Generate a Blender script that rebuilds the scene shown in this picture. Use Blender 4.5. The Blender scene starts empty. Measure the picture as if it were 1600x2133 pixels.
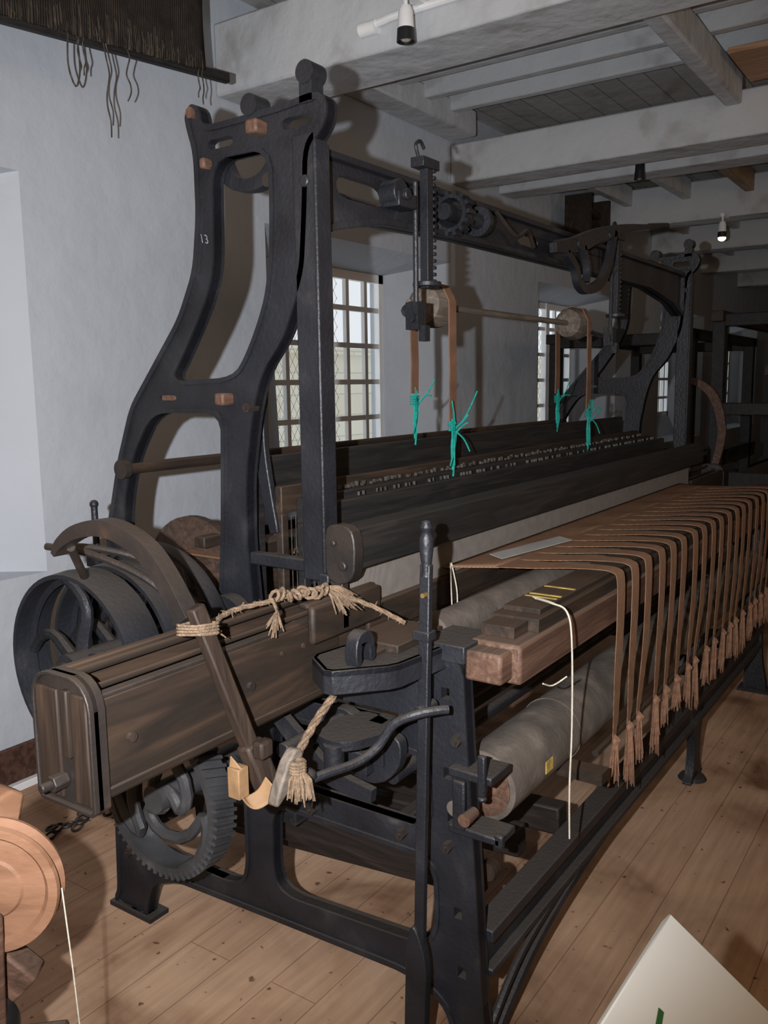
import bpy, bmesh, math, random
from mathutils import Vector, Matrix, geometry
random.seed(7)
SC=bpy.context.scene; COL=SC.collection
try:
    SC.view_settings.view_transform='Standard'; SC.view_settings.look='None'
except Exception: pass

# ------------------------------------------------------------------ materials
def newmat(name):
    m=bpy.data.materials.new(name); m.use_nodes=True
    nt=m.node_tree; b=nt.nodes['Principled BSDF']
    return m,nt,b
def N(nt,t,**k):
    n=nt.nodes.new(t)
    for a,v in k.items(): setattr(n,a,v)
    return n
def ramp(nt,stops):
    r=N(nt,'ShaderNodeValToRGB'); e=r.color_ramp.elements
    while len(e)<len(stops): e.new(0.5)
    for i,(p,c) in enumerate(stops):
        e[i].position=p; e[i].color=(c[0],c[1],c[2],1)
    return r
def noisemat(name,stops,scale=5,rough=.6,metal=0,bump=.2,bscale=None,stretch=(1,1,1),detail=6,dist=0.3,bdist=.01,dust=None,spec=.5,boards=None):
    m,nt,b=newmat(name); L=nt.links
    tc=N(nt,'ShaderNodeTexCoord'); mp=N(nt,'ShaderNodeMapping'); mp.inputs['Scale'].default_value=stretch
    L.new(tc.outputs['Object'],mp.inputs[0])
    n=N(nt,'ShaderNodeTexNoise'); n.inputs['Scale'].default_value=scale; n.inputs['Detail'].default_value=detail; n.inputs['Distortion'].default_value=dist
    L.new(mp.outputs[0],n.inputs['Vector'])
    r=ramp(nt,stops); L.new(n.outputs[0],r.inputs[0])
    col=r.outputs[0]
    if boards:
        br=N(nt,'ShaderNodeTexBrick');br.inputs['Scale'].default_value=1;br.inputs['Brick Width'].default_value=3;br.inputs['Row Height'].default_value=boards;br.inputs['Mortar Size'].default_value=.003
        br.inputs['Color1'].default_value=(1,1,1,1);br.inputs['Color2'].default_value=(.86,.84,.81,1);br.inputs['Mortar'].default_value=(.3,.28,.26,1)
        L.new(tc.outputs['Object'],br.inputs[0]);mb=N(nt,'ShaderNodeMix',data_type='RGBA',blend_type='MULTIPLY');mb.inputs[0].default_value=1
        L.new(col,mb.inputs[6]);L.new(br.outputs[0],mb.inputs[7]);col=mb.outputs[2]
    if dust:
        g=N(nt,'ShaderNodeNewGeometry'); s=N(nt,'ShaderNodeSeparateXYZ'); L.new(g.outputs['Normal'],s.inputs[0])
        mr=N(nt,'ShaderNodeMapRange'); mr.inputs[1].default_value=.45; mr.inputs[2].default_value=1.; mr.inputs[4].default_value=dust[1]
        L.new(s.outputs[2],mr.inputs[0])
        mx=N(nt,'ShaderNodeMix',data_type='RGBA'); L.new(mr.outputs[0],mx.inputs[0]); L.new(col,mx.inputs[6]); mx.inputs[7].default_value=(*dust[0],1)
        col=mx.outputs[2]
    L.new(col,b.inputs['Base Color'])
    b.inputs['Roughness'].default_value=rough; b.inputs['Metallic'].default_value=metal
    b.inputs['Specular IOR Level'].default_value=spec
    if bump:
        n2=N(nt,'ShaderNodeTexNoise'); n2.inputs['Scale'].default_value=bscale or scale*3; n2.inputs['Detail'].default_value=6
        L.new(mp.outputs[0],n2.inputs['Vector'])
        bp=N(nt,'ShaderNodeBump'); bp.inputs['Strength'].default_value=bump; bp.inputs['Distance'].default_value=bdist
        L.new(n2.outputs[0],bp.inputs['Height']); L.new(bp.outputs[0],b.inputs['Normal'])
    return m
IRON=noisemat('cast_iron_paint',[(.3,(.007,.0075,.010)),(.58,(.014,.015,.019)),(.70,(.026,.026,.029)),(.78,(.075,.072,.07))],7,.47,0,.4,90,dust=((.085,.072,.06),.6),bdist=.005,detail=12,spec=.42)
IRON2=noisemat('rusty_iron',[(.3,(.016,.014,.013)),(.6,(.034,.025,.021)),(.8,(.10,.05,.03))],9,.5,.2,.3,70,dust=((.10,.075,.055),.5),bdist=.004)
def wood(name,c1,c2,c3,st=(1,14,14),scale=3,rough=.6,dust=None,bump=.35):
    return noisemat(name,[(.3,c1),(.52,c2),(.75,c3)],scale,rough,0,bump,scale*3,stretch=st,dist=1.2,bdist=.006,dust=dust,spec=.35)
W_DARK=wood('dark_oiled_wood',(.014,.010,.0075),(.027,.0175,.012),(.055,.032,.020),st=(1,8,8),dust=((.11,.072,.048),.5),bump=.2)
W_DARKV=wood('dark_oiled_wood_upright',(.016,.010,.007),(.030,.019,.013),(.06,.036,.023),st=(9,9,1))
W_DARKY=wood('dark_oiled_wood_cross',(.008,.006,.005),(.017,.012,.010),(.035,.024,.017),st=(9,1,9),dust=((.05,.038,.03),.5))
W_BLACK=wood('blackened_wood',(.007,.007,.007),(.013,.012,.012),(.028,.023,.020),dust=((.05,.042,.036),.5),bump=.2)
W_RED=wood('red_brown_wood',(.055,.029,.019),(.098,.052,.034),(.16,.093,.062),dust=((.12,.09,.068),.6))
W_ORANGE=wood('orange_turned_wood',(.155,.075,.040),(.22,.112,.064),(.30,.165,.10),st=(3,3,9),scale=2)
W_ROD=wood('grey_rod_wood',(.07,.056,.044),(.13,.105,.083),(.20,.16,.13))
ROLL=noisemat('canvas_covered_roller',[(.3,(.06,.048,.038)),(.55,(.115,.093,.076)),(.75,(.19,.155,.125))],12,.85,0,.4,80,bdist=.004)
def whitewash(name,base,dark,scale=2.2,amt=.5,boards=None):
    return noisemat(name,[(.22,dark),(.45,base),(.8,tuple(min(1,c*1.06) for c in base))],scale,.85,0,amt,7,detail=8,bdist=.02,spec=.2,boards=boards)
WALL=whitewash('whitewashed_plaster',(.50,.54,.595),(.45,.485,.53))
BEAMW=whitewash('whitewashed_beam',(.53,.55,.57),(.35,.34,.33),4.5,.8)
CEILW=whitewash('whitewashed_boards',(.56,.56,.55),(.33,.31,.29),4,.5,.16)
FRAMEW=noisemat('white_window_paint',[(.3,(.80,.82,.83)),(.7,(.90,.91,.91))],5,.5,bump=.05)
TAN=wood('tan_joist_wood',(.20,.13,.08),(.33,.22,.13),(.42,.3,.2))
TAN2=wood('bare_orange_board',(.34,.17,.09),(.46,.27,.15),(.55,.34,.2),st=(14,1,14))
def fabric(name,c1,c2,sx=900,axis='X'):
    m,nt,b=newmat(name);L=nt.links
    tc=N(nt,'ShaderNodeTexCoord')
    w=N(nt,'ShaderNodeTexWave',wave_type='BANDS',bands_direction=axis); w.inputs['Scale'].default_value=sx; w.inputs['Distortion'].default_value=1.5
    L.new(tc.outputs['Object'],w.inputs[0])
    n=N(nt,'ShaderNodeTexNoise'); n.inputs['Scale'].default_value=25; n.inputs['Detail'].default_value=5; L.new(tc.outputs['Object'],n.inputs[0])
    mx=N(nt,'ShaderNodeMath',operation='MULTIPLY'); L.new(w.outputs[1],mx.inputs[0]); L.new(n.outputs[0],mx.inputs[1])
    r=ramp(nt,[(.1,c1),(.6,c2)]); L.new(mx.outputs[0],r.inputs[0]); L.new(r.outputs[0],b.inputs['Base Color'])
    b.inputs['Roughness'].default_value=.95; b.inputs['Specular IOR Level'].default_value=.1
    bp=N(nt,'ShaderNodeBump'); bp.inputs['Strength'].default_value=.5; bp.inputs['Distance'].default_value=.002
    L.new(w.outputs[1],bp.inputs['Height']); L.new(bp.outputs[0],b.inputs['Normal'])
    return m
CLOTH=fabric('rust_brown_yarn',(.18,.100,.060),(.29,.170,.105),60)
TASSEL=noisemat('rust_tassel_yarn',[(.3,(.16,.078,.044)),(.7,(.29,.155,.092))],40,.95,bump=.3)
LEATHER=noisemat('leather_strap',[(.3,(.12,.06,.035)),(.7,(.20,.105,.06))],12,.7,bump=.15)
TANLEATHER=noisemat('raw_tan_leather',[(.3,(.15,.085,.04)),(.7,(.29,.17,.08))],14,.7,bump=.2)
ROPE=noisemat('hemp_rope',[(.3,(.11,.072,.044)),(.7,(.24,.16,.10))],60,.95,bump=.6)
STRING=noisemat('white_cotton_cord',[(.3,(.42,.38,.30)),(.7,(.6,.55,.45))],60,.9,bump=.2)
GREEN=noisemat('teal_nylon_cord',[(.3,(.0,.22,.18)),(.7,(.01,.34,.28))],60,.6,bump=.1)
REED=fabric('reed_dents',(.15,.13,.115),(.26,.23,.205),140)
TEXT=fabric('dark_woven_textile',(.012,.011,.010),(.055,.043,.034),45)
PAPER=noisemat('grey_paper',[(.3,(.32,.31,.30)),(.7,(.42,.41,.39))],8,.8,bump=0)
YEL=noisemat('yellow_chalk_mark',[(.3,(.25,.17,.04)),(.7,(.5,.36,.07))],40,.9,bump=0)
CREAM=noisemat('cream_board',[(.3,(.88,.88,.81)),(.7,(.92,.92,.86))],2,.4,bump=0)
GRN=noisemat('green_print',[(.3,(.02,.12,.03)),(.7,(.03,.16,.04))],5,.5,bump=0)
BLACK=noisemat('black_plastic',[(.3,(.01,.01,.01)),(.7,(.02,.02,.02))],5,.4,bump=0)
METAL=noisemat('tarnished_metal',[(.3,(.035,.032,.03)),(.7,(.13,.12,.105))],60,.5,.4,.1)
CHALK=noisemat('chalk',[(.3,(.08,.10,.12)),(.7,(.20,.22,.25))],90,.9,0,0)
def emis(name,c,s):
    m,nt,b=newmat(name); b.inputs['Base Color'].default_value=(*c,1); b.inputs['Emission Color'].default_value=(*c,1); b.inputs['Emission Strength'].default_value=s; return m
LAMP=emis('lamp_glow',(1,.8,.5),12)
LENS=noisemat('lamp_lens',[(.3,(.35,.3,.25)),(.7,(.6,.55,.5))],90,.2,bump=.5)
def floormat():
    m,nt,b=newmat('worn_floor_boards');L=nt.links
    tc=N(nt,'ShaderNodeTexCoord')
    br=N(nt,'ShaderNodeTexBrick'); br.offset=.37; br.inputs['Scale'].default_value=1; br.inputs['Brick Width'].default_value=3.4; br.inputs['Row Height'].default_value=.15
    br.inputs['Mortar Size'].default_value=.0014; br.inputs['Mortar Smooth'].default_value=.3; br.inputs['Color1'].default_value=(.50,.325,.215,1); br.inputs['Color2'].default_value=(.54,.365,.245,1); br.inputs['Mortar'].default_value=(.26,.16,.10,1)
    L.new(tc.outputs['Object'],br.inputs[0])
    mp=N(nt,'ShaderNodeMapping'); mp.inputs['Scale'].default_value=(1.2,16,1); L.new(tc.outputs['Object'],mp.inputs[0])
    g=N(nt,'ShaderNodeTexNoise'); g.inputs['Scale'].default_value=3; g.inputs['Detail'].default_value=8; L.new(mp.outputs[0],g.inputs[0])
    gr=ramp(nt,[(.3,(.84,.82,.80)),(.7,(1.08,1.06,1.04))]); L.new(g.outputs[0],gr.inputs[0])
    m1=N(nt,'ShaderNodeMix',data_type='RGBA',blend_type='MULTIPLY'); m1.inputs[0].default_value=1; L.new(br.outputs[0],m1.inputs[6]); L.new(gr.outputs[0],m1.inputs[7])
    s=N(nt,'ShaderNodeTexNoise'); s.inputs['Scale'].default_value=2.4; s.inputs['Detail'].default_value=7; s.inputs['Distortion'].default_value=.6; L.new(tc.outputs['Object'],s.inputs[0])
    sr=ramp(nt,[(.33,(.40,.32,.27)),(.44,(.80,.76,.73)),(.56,(1,1,1)),(.72,(1.12,1.12,1.1))]); L.new(s.outputs[0],sr.inputs[0])
    m2=N(nt,'ShaderNodeMix',data_type='RGBA',blend_type='MULTIPLY'); m2.inputs[0].default_value=1; L.new(m1.outputs[2],m2.inputs[6]); L.new(sr.outputs[0],m2.inputs[7])
    s3=N(nt,'ShaderNodeTexNoise'); s3.inputs['Scale'].default_value=30; s3.inputs['Detail'].default_value=2; L.new(tc.outputs['Object'],s3.inputs[0])
    sr3=ramp(nt,[(.27,(.35,.3,.27)),(.32,(1,1,1))]); L.new(s3.outputs[0],sr3.inputs[0])
    m3=N(nt,'ShaderNodeMix',data_type='RGBA',blend_type='MULTIPLY'); m3.inputs[0].default_value=1; L.new(m2.outputs[2],m3.inputs[6]); L.new(sr3.outputs[0],m3.inputs[7])
    L.new(m3.outputs[2],b.inputs['Base Color']); b.inputs['Roughness'].default_value=.6; b.inputs['Specular IOR Level'].default_value=.3
    bp=N(nt,'ShaderNodeBump'); bp.inputs['Strength'].default_value=.3; bp.inputs['Distance'].default_value=.003; bp.invert=True
    L.new(br.outputs['Fac'],bp.inputs['Height']); L.new(bp.outputs[0],b.inputs['Normal'])
    return m
FLOOR=floormat()
def stonemat():
    m,nt,b=newmat('cream_stone_blocks');L=nt.links
    tc=N(nt,'ShaderNodeTexCoord');mp=N(nt,'ShaderNodeMapping');mp.inputs['Rotation'].default_value=(math.radians(90),0,0);L.new(tc.outputs['Object'],mp.inputs[0])
    br=N(nt,'ShaderNodeTexBrick');br.inputs['Scale'].default_value=1;br.inputs['Brick Width'].default_value=.9;br.inputs['Row Height'].default_value=.35;br.inputs['Mortar Size'].default_value=.012
    br.inputs['Color1'].default_value=(.74,.68,.54,1);br.inputs['Color2'].default_value=(.80,.76,.64,1);br.inputs['Mortar'].default_value=(.6,.56,.46,1)
    L.new(mp.outputs[0],br.inputs[0]);L.new(br.outputs[0],b.inputs['Base Color']);b.inputs['Roughness'].default_value=.9
    return m

# ------------------------------------------------------------------ builder
def smooth_poly(p,it=2,mx=.03):
    for _ in range(it):
        q=[];n=len(p)
        for i in range(n):
            a=Vector(p[i]);b=Vector(p[(i+1)%n]);d=b-a;l=d.length
            if l<1e-6: continue
            c=min(.25*l,mx)/l
            q.append(tuple(a+d*c)); q.append(tuple(b-d*c))
        p=q; mx*=.5
    return p
def crom(pts,sub=6):
    P=[Vector(p) for p in pts];out=[]
    for i in range(len(P)-1):
        p0=P[max(i-1,0)];p1=P[i];p2=P[i+1];p3=P[min(i+2,len(P)-1)]
        for k in range(sub):
            t=k/sub
            out.append(.5*((2*p1)+(p2-p0)*t+(2*p0-5*p1+4*p2-p3)*t*t+(3*p1-p0-3*p2+p3)*t**3))
    out.append(P[-1]); return out
def band(path,w):
    P=crom([(a,b,0) for a,b in path],6); n=len(P)
    if not isinstance(w,(list,tuple)): w=[w]*2
    Lf=[];Rt=[]
    for i in range(n):
        d=(P[min(i+1,n-1)]-P[max(i-1,0)]).normalized(); nn=Vector((-d.y,d.x,0))
        f=i/(n-1)*(len(w)-1); k=min(int(f),len(w)-2); ww=w[k]+(w[k+1]-w[k])*(f-k)
        a=P[i]+nn*ww;b=P[i]-nn*ww
        Lf.append((a.x,a.y));Rt.append((b.x,b.y))
    return Lf+Rt[::-1]
def circ(cx,cy,r,n=24,ry=None,a0=0,a1=2*math.pi):
    return [(cx+r*math.cos(a0+(a1-a0)*i/n),cy+(ry or r)*math.sin(a0+(a1-a0)*i/n)) for i in range(n)]
def M3(ax,a,b,c):
    return Vector((c,a,b)) if ax=='X' else (Vector((a,c,b)) if ax=='Y' else Vector((a,b,c)))
class B:
    def __init__(s): s.bm=bmesh.new()
    def _f(s,vs,mi):
        try:
            f=s.bm.faces.new(vs); f.material_index=mi
        except ValueError: pass
    def box(s,x0,x1,y0,y1,z0,z1,mi=0,M=None):
        v=[s.bm.verts.new((M@Vector(c)) if M else c) for c in [(x0,y0,z0),(x1,y0,z0),(x1,y1,z0),(x0,y1,z0),(x0,y0,z1),(x1,y0,z1),(x1,y1,z1),(x0,y1,z1)]]
        for f in [(0,3,2,1),(4,5,6,7),(0,1,5,4),(1,2,6,5),(2,3,7,6),(3,0,4,7)]: s._f([v[i] for i in f],mi)
        return s
    def beam(s,p0,p1,w,h,mi=0,up=(0,0,1)):
        p0=Vector(p0);p1=Vector(p1);d=(p1-p0);l=d.length;d.normalize()
        u=Vector(up); sd=d.cross(u)
        if sd.length<1e-4: sd=d.cross(Vector((0,1,0)))
        sd.normalize();u=sd.cross(d)
        M=Matrix((( d.x,sd.x,u.x,p0.x),(d.y,sd.y,u.y,p0.y),(d.z,sd.z,u.z,p0.z),(0,0,0,1)))
        return s.box(0,l,-w/2,w/2,-h/2,h/2,mi,M)
    def tube(s,pts,r,seg=8,mi=0,closed=False,caps=True):
        P=[Vector(p) for p in pts];n=len(P)
        if not isinstance(r,(list,tuple)): r=[r]*n
        rings=[];pn=None
        for i in range(n):
            if closed: t=(P[(i+1)%n]-P[i-1])
            else: t=P[min(i+1,n-1)]-P[max(i-1,0)]
            if t.length<1e-9: t=Vector((0,0,1))
            t.normalize()
            if pn is None:
                a=Vector((0,0,1)) if abs(t.z)<.9 else Vector((1,0,0)); nn=t.cross(a).normalized()
            else:
                nn=pn-t*pn.dot(t)
                if nn.length<1e-6: nn=t.orthogonal()
                nn.normalize()
            pn=nn;bn=t.cross(nn)
            rings.append([s.bm.verts.new(P[i]+(nn*math.cos(2*math.pi*k/seg)+bn*math.sin(2*math.pi*k/seg))*r[i]) for k in range(seg)])
        m=n if closed else n-1
        for i in range(m):
            A=rings[i];Bq=rings[(i+1)%n]
            for k in range(seg): s._f([A[k],A[(k+1)%seg],Bq[(k+1)%seg],Bq[k]],mi)
        if caps and not closed:
            s._f(rings[0][::-1],mi); s._f(rings[-1],mi)
        return s
    def cyl(s,p0,p1,r,r1=None,seg=24,mi=0): return s.tube([p0,p1],[r,r if r1 is None else r1],seg,mi)
    def lathe(s,c,ax,prof,seg=40,mi=0):
        c=Vector(c);rings=[]
        for k in range(seg):
            a=2*math.pi*k/seg
            rings.append([s.bm.verts.new(c+M3(ax,r*math.cos(a),r*math.sin(a),h)) for r,h in prof])
        n=len(prof)
        for k in range(seg):
            A=rings[k];Q=rings[(k+1)%seg]
            for i in range(n):
                j=(i+1)%n
                s._f([A[i],A[j],Q[j],Q[i]],mi)
        return s
    def plate(s,ax,c0,c1,outer,holes=(),mi=0):
        loops=[outer]+list(holes)
        tess=geometry.tessellate_polygon([[Vector((a,b,0)) for a,b in l] for l in loops])
        flat=[p for l in loops for p in l]
        V0=[s.bm.verts.new(M3(ax,a,b,c0)) for a,b in flat];V1=[s.bm.verts.new(M3(ax,a,b,c1)) for a,b in flat]
        for t in tess:
            if len(set(t))<3: continue
            s._f([V0[i] for i in t],mi); s._f([V1[i] for i in t[::-1]],mi)
        o=0
        for l in loops:
            n=len(l)
            for i in range(n):
                j=(i+1)%n; s._f([V0[o+i],V0[o+j],V1[o+j],V1[o+i]],mi)
            o+=n
        return s
    def rib(s,ax,c0,c1,loop,w,inward=True,mi=0):
        n=len(loop);ar=sum(loop[i][0]*loop[(i+1)%n][1]-loop[(i+1)%n][0]*loop[i][1] for i in range(n))
        sg=1 if ar>0 else -1
        if not inward: sg=-sg
        inn=[]
        for i in range(n):
            a=Vector(loop[i-1]);b=Vector(loop[i]);c=Vector(loop[(i+1)%n])
            d1=(b-a).normalized();d2=(c-b).normalized()
            n1=Vector((-d1.y,d1.x))*sg;n2=Vector((-d2.y,d2.x))*sg
            m=(n1+n2)
            if m.length<1e-5: m=n1
            m.normalize(); k=w/max(.5,m.dot(n1))
            inn.append(tuple(b+m*k))
        R=[[s.bm.verts.new(M3(ax,*p,c)) for p in q] for q,c in ((loop,c0),(loop,c1),(inn,c1),(inn,c0))]
        for i in range(n):
            j=(i+1)%n
            for q in range(4): s._f([R[q][i],R[q][j],R[(q+1)%4][j],R[(q+1)%4][i]],mi)
        return s
    def ball(s,c,r,sc=(1,1,1),mi=0,seg=14):
        M=Matrix.Translation(c)@Matrix.Diagonal((r*sc[0],r*sc[1],r*sc[2],1))
        g=bmesh.ops.create_uvsphere(s.bm,u_segments=seg,v_segments=max(6,seg*2//3),radius=1,matrix=M)
        for v in g['verts']:
            for f in v.link_faces: f.material_index=mi
        return s
    def ribbon(s,pts,wv,th,mi=0):
        P=[Vector(p) for p in pts];n=len(P)
        if not isinstance(wv,list): wv=[wv]*n
        rings=[]
        for i in range(n):
            t=(P[min(i+1,n-1)]-P[max(i-1,0)]).normalized();w=Vector(wv[i]);nn=t.cross(w).normalized()*th/2
            rings.append([s.bm.verts.new(P[i]+q) for q in (w+nn,w-nn,-w-nn,-w+nn)])
        for i in range(n-1):
            for k in range(4): s._f([rings[i][k],rings[i][(k+1)%4],rings[i+1][(k+1)%4],rings[i+1][k]],mi)
        s._f(rings[0][::-1],mi);s._f(rings[-1],mi)
        return s
WL={}
def finish(b,name,mats,parent=None,label=None,category=None,kind=None,group=None,bevel=0,ang=35,org=None):
    bm=b.bm; bmesh.ops.recalc_face_normals(bm,faces=bm.faces)
    xs=[v.co for v in bm.verts]
    mn=Vector([min(v[i] for v in xs) for i in range(3)]);mxx=Vector([max(v[i] for v in xs) for i in range(3)])
    o=Vector(org) if org else Vector(((mn.x+mxx.x)/2,(mn.y+mxx.y)/2,mn.z))
    bmesh.ops.translate(bm,verts=bm.verts,vec=-o)
    me=bpy.data.meshes.new(name);bm.to_mesh(me);bm.free()
    for m in (mats if isinstance(mats,(list,tuple)) else [mats]): me.materials.append(m)
    me.shade_smooth(); me.set_sharp_from_angle(angle=math.radians(ang))
    ob=bpy.data.objects.new(name,me);COL.objects.link(ob)
    place(ob,parent,o)
    if bevel:
        md=ob.modifiers.new('bevel','BEVEL');md.width=bevel;md.segments=2;md.limit_method='ANGLE';md.angle_limit=math.radians(40)
    tag(ob,label,category,kind,group)
    return ob
def place(ob,parent,o):
    WL[ob.name]=Vector(o)
    if parent is not None:
        ob.parent=parent; ob.location=Vector(o)-WL[parent.name]
    else: ob.location=o
def tag(ob,label=None,category=None,kind=None,group=None):
    if label: ob['label']=label
    if category: ob['category']=category
    if kind: ob['kind']=kind
    if group: ob['group']=group
def empty(name,loc,label,category,group=None):
    e=bpy.data.objects.new(name,None);e.empty_display_size=.1;COL.objects.link(e);place(e,None,loc);tag(e,label,category,None,group);return e
def dup(ob,delta,parent=None):
    c=ob.copy();COL.objects.link(c);w=WL[ob.name]+Vector(delta)
    if parent is None and ob.parent is not None: parent=ob.parent
    place(c,parent,w);return c

# ------------------------------------------------------------------ room
YW=2.2; ZC=3.36; X0=-4.5; X1=15.; YR=-4.5
b=B();b.box(X0-.2,X1+.2,YR-.2,YW+.6,-.1,0);finish(b,'floor',FLOOR,kind='structure',org=(0,0,0))
b=B();b.box(X0-.2,X1+.2,YR-.2,YW+.6,ZC,ZC+.1);finish(b,'ceiling',CEILW,kind='structure',org=(0,0,ZC))
wins=[-3.71,-.43,2.79,6.07,9.35,12.6]
b=B()
def quad(b,*p,mi=0): b._f([b.bm.verts.new(q) for q in p],mi)
fz0,fz1,gz0,gz1=.83,2.36,1.10,2.27;fh,gh=.93,.60;YG=2.52
xs=[X0]
for c in wins: xs+=[max(c-fh,X0+.01),c+fh]
xs+=[X1]
for i in range(0,len(xs),2): quad(b,(xs[i],YW,0),(xs[i+1],YW,0),(xs[i+1],YW,ZC),(xs[i],YW,ZC))
for c in wins:
    l=max(c-fh,X0+.01);r=c+fh
    quad(b,(l,YW,0),(r,YW,0),(r,YW,fz0),(l,YW,fz0)); quad(b,(l,YW,fz1),(r,YW,fz1),(r,YW,ZC),(l,YW,ZC))
    gl,gr=c-gh,c+gh
    quad(b,(l,YW,fz0),(r,YW,fz0),(gr,YG-.10,fz0+.03),(gl,YG-.10,fz0+.03));quad(b,(gl,YG-.10,fz0+.03),(gr,YG-.10,fz0+.03),(gr,YG,gz0),(gl,YG,gz0));quad(b,(l,YW,fz1),(r,YW,fz1),(gr,YG,gz1),(gl,YG,gz1))
    for q,g in ((l,gl),(r,gr)):
        quad(b,(q,YW,fz0),(g,YG-.10,fz0+.03),(g,YG,gz0),(g,YG,gz1),(q,YW,fz1))
    for (p,q) in (((gl,gz0),(gr,gz0)),((gr,gz0),(gr,gz1)),((gr,gz1),(gl,gz1)),((gl,gz1),(gl,gz0))):
        quad(b,(p[0],YG,p[1]),(q[0],YG,q[1]),(q[0],YG+.12,q[1]),(p[0],YG+.12,p[1]))
xs=[X0]
for c in wins: xs+=[c-gh,c+gh]
xs+=[X1]
for i in range(0,len(xs),2): quad(b,(xs[i],YG+.12,0),(xs[i+1],YG+.12,0),(xs[i+1],YG+.12,ZC+.1),(xs[i],YG+.12,ZC+.1))
for c in wins:
    quad(b,(c-gh,YG+.12,0),(c+gh,YG+.12,0),(c+gh,YG+.12,gz0),(c-gh,YG+.12,gz0));quad(b,(c-gh,YG+.12,gz1),(c+gh,YG+.12,gz1),(c+gh,YG+.12,ZC+.1),(c-gh,YG+.12,ZC+.1))
finish(b,'wall_north',WALL,kind='structure',org=(0,YW,0))
b=B();b.box(X0-.2,X1+.2,YR-.2,YR,0,ZC);finish(b,'wall_south',WALL,kind='structure',org=(0,YR,0))
b=B();b.box(X0-.2,X0,YR,YW+.6,0,ZC);finish(b,'wall_west',WALL,kind='structure')
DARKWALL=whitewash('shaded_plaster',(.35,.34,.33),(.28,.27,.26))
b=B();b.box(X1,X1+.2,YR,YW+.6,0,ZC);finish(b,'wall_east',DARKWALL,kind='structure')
b=B();b.box(X0,X1,YW-.02,YW-.001,0,.17);b.box(X0,X1,YW-.05,YW-.02,0,.03,1);finish(b,'baseboard_north',[noisemat('red_brown_skirting',[(.4,(.045,.02,.013)),(.6,(.095,.045,.03))],40,.6),FRAMEW],kind='structure',bevel=.003)
b=B();b.box(-8,30,8.0,8.3,-.1,2.05);b.box(-8,30,7.9,8.35,2.05,2.15);finish(b,'wall_courtyard',stonemat(),kind='structure',org=(0,8,0))
def window(i,c):
    b=B();l,r=c-gh+.002,c+gh-.002;z0,z1=gz0+.002,gz1-.002;y0,y1=YG+.01,YG+.05
    b.box(l,l+.05,y0,y1,z0,z1);b.box(r-.05,r,y0,y1,z0,z1);b.box(l,r,y0,y1,z0,z0+.055);b.box(l,r,y0,y1,z1-.055,z1)
    b.box(c-.035,c+.035,y0-.01,y1,z0,z1)
    for k in (1,2,4,5):
        x=l+(r-l)*k/6;b.box(x-.016,x+.016,y0+.002,y1-.01,z0,z1)
    for k in range(1,5):
        z=z0+(z1-z0)*k/5;b.box(l,r,y0+.004,y1-.008,z-.016,z+.016)
    yy=YG+.09;w=(r-l)*.66;h=z1-z0;s=.06;k=-int(h/s)-2
    while k*s<w+.01:
        for sg in (1,-1):
            a=k*s;t0=max(0,-a);t1=min(h/1.5,w-a)
            if t1>t0+.005:
                if sg==1: p=(l+a+t0,yy,z0+t0*1.5);q=(l+a+t1,yy,z0+t1*1.5)
                else: p=(l+w-a-t0,yy,z0+t0*1.5);q=(l+w-a-t1,yy,z0+t1*1.5)
                b.tube([p,q],.0012,3,1)
        k+=1
    finish(b,'window_%d'%i,[FRAMEW,METAL],kind='structure')
for i,c in enumerate(wins): window(i+1,c)
n=1
def trim(bx,mats=None,bevel=.012):
    global n
    b=B()
    for q in bx: b.box(*q)
    finish(b,'trim_%d'%n,mats or BEAMW,kind='structure',bevel=bevel);n+=1
for x0,x1,z0,z1 in [(1.55,1.88,2.88,3.2),(3.72,3.98,2.87,3.12),(4.42,4.66,2.92,3.16),(6.2,6.45,2.88,3.2),(8.0,8.25,2.88,3.2),(10.,10.25,2.88,3.2),(12.,12.25,2.88,3.2),(-.7,-.4,2.95,3.2)]:
    trim([(x0,x1,YR,YW,z0,z1)])
for j in range(1,6):
    x=1.88+(3.72-1.88)*j/6-.03
    trim([(x,x+.07,YR,YW,3.22,ZC)])
trim([(1.88,3.72,.36,.45,3.04,3.2)]);trim([(1.88,3.72,YW-.2,YW,3.14,3.3)])
trim([(1.88,3.72,-1.5,-1.40,3.04,3.2)])
trim([(3.20,3.70,-1.3,.32,3.14,3.17)],TAN2,.003)
for a,c in ((4.66,6.2),(6.45,8.0),(8.25,10.)):
    for j in range(11):
        y=-3.2+j*.5; trim([(a,c,y,y+.07,3.06,3.22)],TAN if y<1.2 else BEAMW,.006)
for j in range(8):
    y=-3.6+j*.75
    trim([(-.4,1.55,y,y+.08,3.2,ZC)])

# ------------------------------------------------------------------ spot lamps
def spot(loc,lit,lab,sm=FRAMEW):
    x,y,z=loc
    e=empty('ceiling_spotlight',(x,y,z-.12),lab,'lamp')
    b=B();b.lathe((x,y,z),'Z',[(.0001,.02),(.02,.02),(.028,0),(.032,-.07),(.027,-.07),(.024,0),(.0001,.0)],28);finish(b,'lamp_shade',sm,e)
    b=B();b.lathe((x,y,z),'Z',[(.033,-.06),(.036,-.105),(.031,-.105),(.028,-.06)],28);finish(b,'baffle',BLACK,e)
    b=B();b.ball((x,y,z-(.085 if not lit else .108)),.026 if not lit else .032,(1,1,.8));finish(b,'lamp_lens',LAMP if lit else LENS,e)
    b=B();b.cyl((x,y,z+.015),(x,y,z+.07),.008,seg=10);b.box(x-.012,x+.14,y-.015,y+.015,z+.06,z+.085);finish(b,'mounting_arm',sm,e)
spot((1.40,1.05,2.93),False,'white metal spotlight with black baffle on whitewashed beam')
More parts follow.
